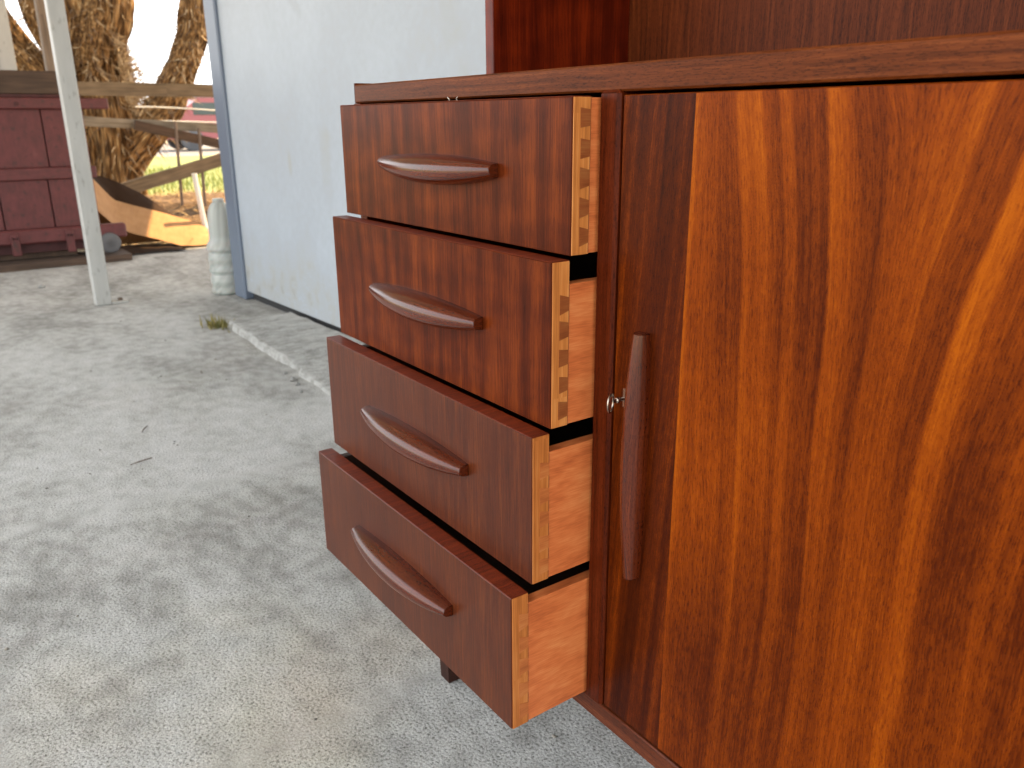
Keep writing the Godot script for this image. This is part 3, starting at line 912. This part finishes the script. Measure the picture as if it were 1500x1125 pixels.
func yard_timber() -> void:
	var f := thing("timber_rail_fence", "weathered timber rail fence with crossed braces in front of the tree", "fence")
	var X := -7.0
	for z in [0.9, -0.62, -2.9]:
		obj("fence_post", beam(begin(), Vector3(X - 0.09, -0.02, z), Vector3(X - 0.09, 1.14, z), 0.09, 0.09, Vector3.RIGHT, 0.004, 3).commit(), M.timber, f)
	obj("top_rail", beam(begin(), Vector3(X, 1.052, 1.1), Vector3(X, 1.040, -3.1), 0.103, 0.045, Vector3.UP, 0.004, 7).commit(), M.timber, f)
	obj("middle_rail", beam(begin(), Vector3(X + 0.05, 0.835, -0.3), Vector3(X + 0.05, 0.715, -2.2), 0.075, 0.05, Vector3.UP, 0.006, 8).commit(), M.timber_grey, f)
	obj("brace", beam(begin(), Vector3(X + 0.12, 0.775, -1.12), Vector3(X + 0.12, 0.52, -2.15), 0.075, 0.04, Vector3.UP, 0.004, 9).commit(), M.timber_dark, f)
	obj("brace", beam(begin(), Vector3(X + 0.17, 0.270, -0.95), Vector3(X + 0.17, 0.585, -2.15), 0.105, 0.045, Vector3.UP, 0.004, 10).commit(), M.timber, f)
	for w in [[0.905, -1.55, 0.845], [0.80, -1.45, 0.765]]:
		var st := begin()
		tube(st, [Vector3(X - 0.12, w[0] + 0.01, -1.2), Vector3(X - 0.12, w[0], w[1]), Vector3(X - 0.12, w[2], -2.5)], [0.006, 0.006, 0.006], 6)
		obj("wire", st.commit(), M.white_pipe, f)
	for r in [[-6.85, 0.80, -1.437, -1.400, "nearest the tree"], [-6.85, 0.74, -1.620, -1.590, "nearest the blue wall edge"]]:
		var st := begin()
		tube(st, [Vector3(r[0], 0.0, r[3]), Vector3(r[0] + 0.01, 0.4, (r[2] + r[3]) / 2.0 + 0.006), Vector3(r[0] - 0.02, r[1], r[2])], [0.013, 0.013, 0.013], 8)
		tag(obj("steel_rod", st.commit(), M.rod), "rusty upright steel rod before the braces, " + str(r[4]), "rod", "rods by the fence")
	var wp := thing("white_pipe", "short white pipe standing in a pale block beside the cardboard", "pipe")
	var s2 := begin()
	tube(s2, [Vector3(-5.42, 0.08, -1.178), Vector3(-5.41, 0.29, -1.156), Vector3(-5.40, 0.46, -1.140)], [0.017, 0.017, 0.017], 12)
	obj("tube", s2.commit(), M.white_pipe, wp)
	obj("foot_block", box_mesh(Vector3(-5.50, -0.004, -1.225), Vector3(-5.36, 0.085, -1.12), 0.012), M.step, wp)

	# collapsed cardboard carton: long face, raised dark flap, base sheet
	var cb := thing("cardboard_carton", "torn orange brown cardboard carton collapsed beside the red tray, half in sun", "carton")
	var nz := noise(81, 3)
	var face := func(top: Callable, bottom: Callable, n: int, th: float) -> ArrayMesh:
		var st := begin()
		var g := []
		for side in [0, 1]:
			for k in n + 1:
				var u := float(k) / n if side == 0 else 1.0 - float(k) / n
				var row := []
				for j in 7:
					var p: Vector3 = bottom.call(u).lerp(top.call(u), j / 6.0)
					p.x += 0.010 * nz.get_noise_2d(u * 6.0, j * 0.4) - th * side
					row.append(p)
				g.append(row)
		g.append(g[0])
		sheet(st, g, false, Vector2(1, 4))
		return st.commit()
	var along := func(pts: Array, u: float) -> Vector3:
		var at := clampf(u, 0.0, 1.0) * (pts.size() - 1)
		var i := mini(int(at), pts.size() - 2)
		return pts[i].lerp(pts[i + 1], at - i)
	var tops := [Vector3(-5.41, 0.483, -0.49), Vector3(-5.41, 0.314, -0.615), Vector3(-5.40, 0.267, -0.746), Vector3(-5.40, 0.222, -0.881), Vector3(-5.40, 0.177, -1.004), Vector3(-5.40, 0.126, -1.139), Vector3(-5.40, 0.074, -1.202)]
	var bots := [Vector3(-5.17, 0.312, -0.44), Vector3(-5.16, 0.19, -0.541), Vector3(-5.16, 0.121, -0.645), Vector3(-5.15, 0.074, -0.792), Vector3(-5.14, 0.022, -0.926), Vector3(-5.14, 0.012, -1.035), Vector3(-5.15, 0.010, -1.134)]
	var flaps := [Vector3(-5.54, 0.482, -0.51), Vector3(-5.53, 0.451, -0.608), Vector3(-5.52, 0.417, -0.678), Vector3(-5.52, 0.339, -0.812), Vector3(-5.52, 0.266, -0.903), Vector3(-5.52, 0.206, -0.971)]
	obj("long_face", face.call(func(u: float) -> Vector3: return along.call(tops, u), func(u: float) -> Vector3: return along.call(bots, u), 28, 0.006), M.card, cb)
	obj("raised_flap", face.call(func(u: float) -> Vector3: return along.call(flaps, u), func(u: float) -> Vector3: return along.call(tops, u * 0.66) + Vector3(-0.008, 0.001, 0), 20, 0.006), M.card_dark, cb)
	obj("far_face", face.call(func(u: float) -> Vector3: return along.call(flaps, u) + Vector3(-0.015, -0.03, 0), func(u: float) -> Vector3: return Vector3(-5.58, 0.0, lerpf(-0.50, -1.0, u)), 16, 0.006), M.card, cb)
	obj("side_flap", face.call(func(u: float) -> Vector3: return along.call(tops, 0.6 + 0.4 * u) + Vector3(-0.16, -0.015, -0.03), func(u: float) -> Vector3: return along.call(tops, 0.6 + 0.4 * u) + Vector3(-0.008, 0.001, 0), 12, 0.005), M.card, cb)
	var st3 := begin()
	var g3 := []
	for k in 15:
		var row := []
		for j in 6:
			var u := k / 14.0
			row.append(Vector3(lerpf(-5.30, -4.98, j / 5.0) - 0.05 * sin(u * 3.0), 0.012 + 0.045 * (1.0 - u) * sin(j / 5.0 * PI) + 0.008 * nz.get_noise_2d(k * 0.6, j * 0.9), lerpf(-0.50, -0.93, u)))
		g3.append(row)
	sheet(st3, g3, false, Vector2(1, 2), true)
	var bs := thing("brown_sack", "flat dark brown sack on the ground under the cardboard carton", "sack")
	obj("cloth", st3.commit(), M.card_dark, bs)

	# white canister by the blue wall edge
	var cn := thing("plastic_canister", "white ridged plastic canister standing beside the blue wall edge", "canister")
	var prof := []
	for k in 61:
		var ff := k / 60.0
		var y := ff * 0.235
		var r := 0.073 + 0.002 * sin(y * TAU / 0.052)
		if absf(y - 0.10) < 0.008 or absf(y - 0.20) < 0.008:
			r -= 0.004
		if y < 0.01:
			r -= 0.01 - y
		prof.append(Vector2(r, y))
	for p in [[0.071, 0.243], [0.066, 0.25], [0.060, 0.262], [0.058, 0.28], [0.0585, 0.33], [0.056, 0.37], [0.050, 0.400], [0.040, 0.420], [0.028, 0.432], [0.024, 0.434], [0.024, 0.437]]:
		prof.append(Vector2(p[0], p[1]))
	var s4 := begin()
	lathe(s4, prof, Vector3(-3.485, 0.0, -0.715), 28)
	obj("body", s4.commit(), M.plastic, cn)
	s4 = begin()
	lathe(s4, [Vector2(0.026, 0.434), Vector2(0.026, 0.448), Vector2(0.022, 0.451), Vector2(0.0, 0.4515)], Vector3(-3.485, 0.0, -0.715), 20)
	obj("cap", s4.commit(), M.plastic, cn)

# ---------------------------------------------------------------- vegetation
func blade_mesh(w: float, bend: float) -> ArrayMesh:
	var st := begin()
	var g := []
	for k in 4:
		var f := k / 3.0
		var ww := w * (1.0 - 0.9 * f)
		g.append([Vector3(-ww, f, bend * f * f), Vector3(ww, f, bend * f * f)])
	sheet(st, g)
	return st.commit()

func scatter(called: String, mesh: Mesh, material: Material, xf: Array, cols: Array, parent: Node) -> MultiMeshInstance3D:
	var mm := MultiMesh.new()
	mm.transform_format = MultiMesh.TRANSFORM_3D
	mm.use_colors = true
	mm.mesh = mesh
	mm.instance_count = xf.size()
	for i in xf.size():
		mm.set_instance_transform(i, xf[i])
		mm.set_instance_color(i, cols[i])
	var o := MultiMeshInstance3D.new()
	o.name = numbered(called, parent)
	o.multimesh = mm
	o.material_override = material
	parent.add_child(o, true)
	o.set_meta("kind", "stuff")
	return o

func vegetation() -> void:
	# far sheets: lawn and road
	struct("lawn", box_mesh(Vector3(-21, -0.05, -60), Vector3(-8.6, 0.0, 40), 0.0), M.turf, "sunlit lawn beyond the tree")
	struct("road", box_mesh(Vector3(-34, -0.06, -120), Vector3(-22, 0.004, 90), 0.0), M.road, "grey road far behind the lawn")
	var nz := noise(91, 3)
	# tree
	var tree := thing("bark_tree", "thick old tree with shaggy golden brown bark and a limb curving up to the right", "tree")
	var st := begin()
	var rings := tube(st, [Vector3(-8.6, -0.1, -1.22), Vector3(-8.55, 0.3, -1.24), Vector3(-8.5, 0.66, -1.26), Vector3(-8.5, 1.0, -1.24), Vector3(-8.5, 1.25, -1.21), Vector3(-8.5, 1.55, -1.25), Vector3(-8.5, 1.88, -1.31), Vector3(-8.5, 2.6, -1.35), Vector3(-8.6, 3.6, -1.1), Vector3(-8.7, 4.8, -1.0)], [0.34, 0.25, 0.26, 0.23, 0.21, 0.235, 0.27, 0.25, 0.2, 0.1], 72, 0.10, nz, Vector2(1.6, 1.8), 14)
	obj("trunk", st.commit(), M.bark, tree)
	var limbs := [
		[[Vector3(-8.5, 0.45, -1.30), Vector3(-8.45, 0.72, -1.58), Vector3(-8.45, 0.92, -1.76), Vector3(-8.45, 1.18, -1.90), Vector3(-8.45, 1.40, -2.02), Vector3(-8.45, 1.62, -2.11), Vector3(-8.45, 1.95, -2.17), Vector3(-8.5, 2.6, -2.3), Vector3(-8.6, 3.6, -2.5)], [0.22, 0.19, 0.165, 0.15, 0.14, 0.13, 0.12, 0.10, 0.05], 0.05],
		[[Vector3(-8.6, 0.75, -1.05), Vector3(-8.55, 1.15, -0.78), Vector3(-8.6, 1.55, -0.53), Vector3(-8.6, 2.1, -0.30), Vector3(-8.7, 3.0, 0.0)], [0.20, 0.15, 0.125, 0.10, 0.05], 0.05],
		[[Vector3(-8.9, 0.2, -0.62), Vector3(-8.9, 1.0, -0.60), Vector3(-8.95, 1.5, -0.30), Vector3(-9.0, 2.2, -0.1), Vector3(-9.0, 3.0, 0.2)], [0.20, 0.19, 0.15, 0.12, 0.06], 0.06],
		[[Vector3(-8.5, 0.9, -0.98), Vector3(-8.4, 1.35, -0.86), Vector3(-8.35, 1.75, -0.72), Vector3(-8.3, 2.4, -0.62), Vector3(-8.3, 3.2, -0.5)], [0.12, 0.09, 0.075, 0.06, 0.03], 0.03],
		[[Vector3(-8.6, 1.2, -0.85), Vector3(-8.6, 1.42, -0.42), Vector3(-8.65, 1.6, -0.05), Vector3(-8.7, 2.0, 0.5)], [0.08, 0.055, 0.05, 0.03], 0.025],
		[[Vector3(-8.3, 1.2, -1.12), Vector3(-8.25, 1.55, -1.16), Vector3(-8.28, 1.95, -1.26), Vector3(-8.35, 2.4, -1.4)], [0.08, 0.10, 0.09, 0.06], 0.04]]
	for l in limbs:
		st = begin()
		var r2 := tube(st, l[0], l[1], 30, l[2], nz, Vector2(1, 3), 14)
		obj("limb", st.commit(), M.bark, tree)
		rings.append_array(r2)
	# loose fibrous bark hanging off trunk and limbs
	var xf := []
	var cols := []
	for i in 4200:
		var ring: Array = rings[rng.randi_range(2, rings.size() - 1)]
		var j := rng.randi_range(0, ring.size() - 1)
		var p: Vector3 = ring[j]
		if p.y > 2.7:
			continue
		var cen := Vector3.ZERO
		for q in ring:
			cen += q
		cen /= ring.size()
		var out := (p - cen).normalized()
		var d := (Vector3(0, -1, 0) + out * rng.randf_range(0.05, 0.9) + Vector3(rng.randf_range(-0.5, 0.5), rng.randf_range(-0.2, 0.9), rng.randf_range(-0.5, 0.5))).normalized()
		var side := d.cross(out).normalized()
		var len := rng.randf_range(0.04, 0.20)
		xf.append(Transform3D(Basis(side * rng.randf_range(0.5, 1.6), d * len, side.cross(d) * len), p - out * 0.01))
		var t := rng.randf()
		cols.append(Color(0.10, 0.055, 0.025).lerp(Color(0.50, 0.34, 0.17), t * t))
	for i in 1500:
		var y := rng.randf_range(0.85, 1.55)
		var p := Vector3(-8.42 + rng.randf_range(-0.15, 0.12), y, -1.36 - rng.randf() * rng.randf() * 0.30 * smoothstep(1.6, 1.1, y))
		var d := Vector3(rng.randf_range(-0.4, 0.6), rng.randf_range(-0.9, 0.7), rng.randf_range(-0.9, 0.2)).normalized()
		var side := d.cross(Vector3(1, 0.1, 0)).normalized()
		var len := rng.randf_range(0.05, 0.17)
		xf.append(Transform3D(Basis(side * rng.randf_range(0.5, 1.3), d * len, side.cross(d) * len), p))
		cols.append(Color(0.16, 0.09, 0.04).lerp(Color(0.60, 0.44, 0.24), rng.randf()))
	scatter("bark_strip", blade_mesh(0.006, 0.35), M.strand, xf, cols, tree)
	# open crown, above what the camera sees
	xf = []
	cols = []
	for i in 5200:
		var c: Vector3 = [Vector3(-8.7, 4.7, -1.1), Vector3(-8.4, 3.9, -2.7), Vector3(-8.9, 4.0, 0.5), Vector3(-9.8, 4.8, -1.9), Vector3(-9.2, 5.4, -0.5)][rng.randi_range(0, 4)]
		var o := Vector3(rng.randfn(), rng.randfn() * 0.5, rng.randfn()) * 0.62
		var b := Basis.from_euler(Vector3(rng.randf() * TAU, rng.randf() * TAU, rng.randf() * TAU))
		xf.append(Transform3D(b.scaled(Vector3.ONE * rng.randf_range(0.08, 0.15)), c + o))
		cols.append(Color(0.05, 0.085, 0.03).lerp(Color(0.10, 0.13, 0.05), rng.randf()))
	scatter("crown", blade_mesh(0.12, 0.2), M.leaf, xf, cols, tree)
	# grass standing at the lawn's edge and straw in front of it
	xf = []
	cols = []
	for i in 9000:
		var p := Vector3(rng.randf_range(-15.0, -8.3), 0.0, rng.randf_range(-6.5, 2.0))
		var h := rng.randf_range(0.05, 0.17) * (1.0 if p.x > -10 else 0.7)
		xf.append(Transform3D(Basis(Vector3.UP, rng.randf() * TAU) * Basis(Vector3.RIGHT, rng.randf_range(-0.4, 0.4)) * Basis.from_scale(Vector3(1.0, h, h)), p))
		cols.append(Color(0.09, 0.15, 0.025).lerp(Color(0.30, 0.29, 0.07), rng.randf()))
	tag(scatter("grass", blade_mesh(0.007, 0.4), M.leaf, xf, cols, self), "sunlit grass growing at the edge of the lawn", "grass")
	st = begin()
	var g := []
	for i in 41:
		var row := []
		for j in 25:
			var u := i / 40.0
			var v := j / 24.0
			var hh := 0.16 * sin(u * PI) * sin(v * PI) * (1.0 + 0.5 * nz.get_noise_2d(u * 6.0, v * 6.0)) - 0.01
			row.append(Vector3(lerpf(-8.5, -6.3, v), hh, lerpf(0.2, -3.4, u)))
		g.append(row)
	sheet(st, g, false, Vector2(3, 5), true)
	struct("earth_mound", st.commit(), M.litter, "low mound of brown earth behind the fence")
	xf = []
	cols = []
	for i in 4200:
		var u := rng.randf()
		var v := rng.randf()
		var p := Vector3(lerpf(-8.5, -5.2, v), 0.0, lerpf(0.2, -3.4, u))
		var vv := (p.x + 8.5) / 2.2
		if vv < 1.0:
			p.y = maxf(0.0, 0.16 * sin(u * PI) * sin(vv * PI))
		p.y += 0.01
		var len := rng.randf_range(0.06, 0.22)
		xf.append(Transform3D(Basis(Vector3.UP, rng.randf() * TAU) * Basis(Vector3.RIGHT, rng.randf_range(1.0, 1.65)) * Basis.from_scale(Vector3(1.0, len, len)), p))
		cols.append(Color(0.12, 0.06, 0.025).lerp(Color(0.52, 0.36, 0.17), rng.randf()))
	tag(scatter("straw", blade_mesh(0.005, 0.3), M.strand, xf, cols, self), "dry straw and bark litter strewn over the earth mound", "straw")
	# tuft of weeds at the step's end
	var weed := thing("weed_tuft", "small yellow green weed tuft growing at the end of the concrete step", "weed")
	xf = []
	cols = []
	for i in 260:
		var a := rng.randf()
		var p := Vector3(-2.83, 0.0, -0.455).lerp(Vector3(-2.70, 0.0, -0.60), a * a) + Vector3(rng.randfn() * 0.035, 0, rng.randfn() * 0.022)
		var h := rng.randf_range(0.012, 0.055) * (1.0 - 0.65 * a)
		xf.append(Transform3D(Basis(Vector3.UP, rng.randf() * TAU) * Basis(Vector3.RIGHT, rng.randf_range(-0.9, 0.9)) * Basis.from_scale(Vector3(0.7, h, h)), p))
		cols.append(Color(0.10, 0.11, 0.03).lerp(Color(0.34, 0.27, 0.08), rng.randf()))
	scatter("leaves", blade_mesh(0.005, 0.5), M.leaf, xf, cols, weed)
	# loose grit
	st = begin()
	lathe(st, [Vector2(0.0, 0.0), Vector2(0.8, 0.1), Vector2(1.0, 0.5), Vector2(0.55, 0.9), Vector2(0.0, 1.0)], Vector3.ZERO, 6)
	xf = []
	cols = []
	for i in 420:
		var p := Vector3(rng.randf_range(-3.4, 0.2), 0.0, rng.randf_range(-0.42, 1.0))
		var rr := 0.0009 + 0.0028 * pow(rng.randf(), 5.0)
		xf.append(Transform3D(Basis(Vector3.UP, rng.randf() * TAU).scaled(Vector3(rr * rng.randf_range(0.8, 1.6), rr * 0.8, rr)), p))
		cols.append(Color(0.05, 0.045, 0.04).lerp(Color(0.36, 0.33, 0.28), rng.randf()))
	tag(scatter("grit", st.commit(), M.strand, xf, cols, self), "loose dark and pale grit scattered over the concrete floor", "grit")
	# twigs and chips on the floor
	for tw in [[-1.75, 0.06, 0.5, 0.05], [-1.52, 0.12, 1.3, 0.055], [-2.2, -0.22, 0.2, 0.04]]:
		st = begin()
		var o := Vector3(tw[0], 0.003, tw[1])
		var dv: Vector3 = Vector3(cos(tw[2]), 0, sin(tw[2])) * tw[3] * 0.5
		tube(st, [o - dv, o + Vector3(0.004, 0.002, 0.003), o + dv], [0.0012, 0.0016, 0.0009], 6)
		tag(obj("twig", st.commit(), M.rod), "thin dark twig lying on the concrete, %s" % ["middle of three" if tw[0] == -1.75 else ("nearest the drawers" if tw[0] == -1.52 else "furthest from the drawers")], "twig", "twigs on the concrete")
	for k in 5:
		st = begin()
		var o: Vector3 = [Vector3(-1.93, 0.0, -0.432), Vector3(-1.88, 0.0, -0.425), Vector3(-2.02, 0.0, -0.44), Vector3(-1.80, 0.0, -0.405), Vector3(-4.2, 0.0, 0.0)][k]
		var r: float = [0.012, 0.008, 0.007, 0.006, 0.016][k]
		var prof := [Vector2(0.0, 0.0), Vector2(r, r * 0.1), Vector2(r * 1.05, r * 0.5), Vector2(r * 0.6, r * 0.95), Vector2(0.0, r * 1.05)]
		lathe(st, prof, o, 7)
		tag(obj("mortar_chip", st.commit(), M.step), ["largest mortar chip fallen at the step's broken edge", "mortar chip just right of the largest one by the step", "mortar chip left of the largest one by the step", "tiny mortar chip furthest right by the step", "lone pale chip on the floor before the red tray"][k], "chip", "mortar chips on the floor")

func parked_car() -> void:
	var car := thing("parked_car", "small red parked car with sun glare painted pale on its roof on the far road, glimpsed between the rails", "car")
	var X := -25.0
	var zc := -7.6
	var prof := [[-2.0, 0.35], [-2.05, 0.62], [-1.9, 0.85], [-1.1, 0.95], [-0.55, 1.34], [-0.2, 1.43], [1.0, 1.43], [1.6, 1.02], [1.95, 0.92], [2.0, 0.5], [1.95, 0.32]]
	var build := func(pr: Array, w: float) -> ArrayMesh:
		var st := begin()
		var n := pr.size()
		var cen := Vector3.ZERO
		for p in pr:
			cen += Vector3(0, p[1], p[0]) / n
		for k in n:
			var a: Array = pr[k]
			var b: Array = pr[(k + 1) % n]
			var nn := Vector3(0, absf(b[0] - a[0]), 0)
			nn = Vector3(0, b[0] - a[0], a[1] - b[1]).normalized()
			var mid := Vector3(0, (a[1] + b[1]) / 2.0, (a[0] + b[0]) / 2.0) - cen
			if nn.dot(mid) < 0:
				nn = -nn
			var f := func(_p: Vector3, _n: Vector3) -> Vector2: return Vector2.ZERO
			var o := Vector3(X, 0, zc)
			quad(st, o + Vector3(w, a[1], a[0]), o + Vector3(w, b[1], b[0]), o + Vector3(-w, b[1], b[0]), o + Vector3(-w, a[1], a[0]), nn, f)
			for s in [-1.0, 1.0]:
				tri(st, o + Vector3(s * w, a[1], a[0]), o + Vector3(s * w, b[1], b[0]), o + Vector3(s * w, cen.y, cen.z), Vector3(s, 0, 0))
		return st.commit()
	obj("body", build.call(prof, 0.82), M.car_red, car)
	obj("roof", box_mesh(Vector3(X - 0.78, 1.435, zc - 0.35), Vector3(X + 0.78, 1.50, zc + 1.05), 0.03), M.car_roof_glare, car)
	obj("window", box_mesh(Vector3(X + 0.815, 0.97, zc - 0.75), Vector3(X + 0.83, 1.30, zc + 0.28), 0.005), M.glass_dark, car)
	obj("window", box_mesh(Vector3(X + 0.815, 0.97, zc + 0.36), Vector3(X + 0.83, 1.30, zc + 1.2), 0.005), M.glass_dark, car)
	for z in [-1.3, 1.3]:
		for s in [-1.0, 1.0]:
			var st := begin()
			lathe(st, [Vector2(0.0, -0.1), Vector2(0.3, -0.1), Vector2(0.31, 0.0), Vector2(0.3, 0.1), Vector2(0.0, 0.1)], Vector3.ZERO, 20)
			var w := obj("wheel", st.commit(), M.rubber, car)
			w.transform = Transform3D(Basis(Vector3.BACK, PI / 2), Vector3(X + s * 0.76, 0.315, zc + z))

func _ready() -> void:
	rng.seed = 4711
	camera_and_light()
	make_materials()
	setting()
	sideboard()
	red_tray()
	yard_timber()
	vegetation()
	parked_car()
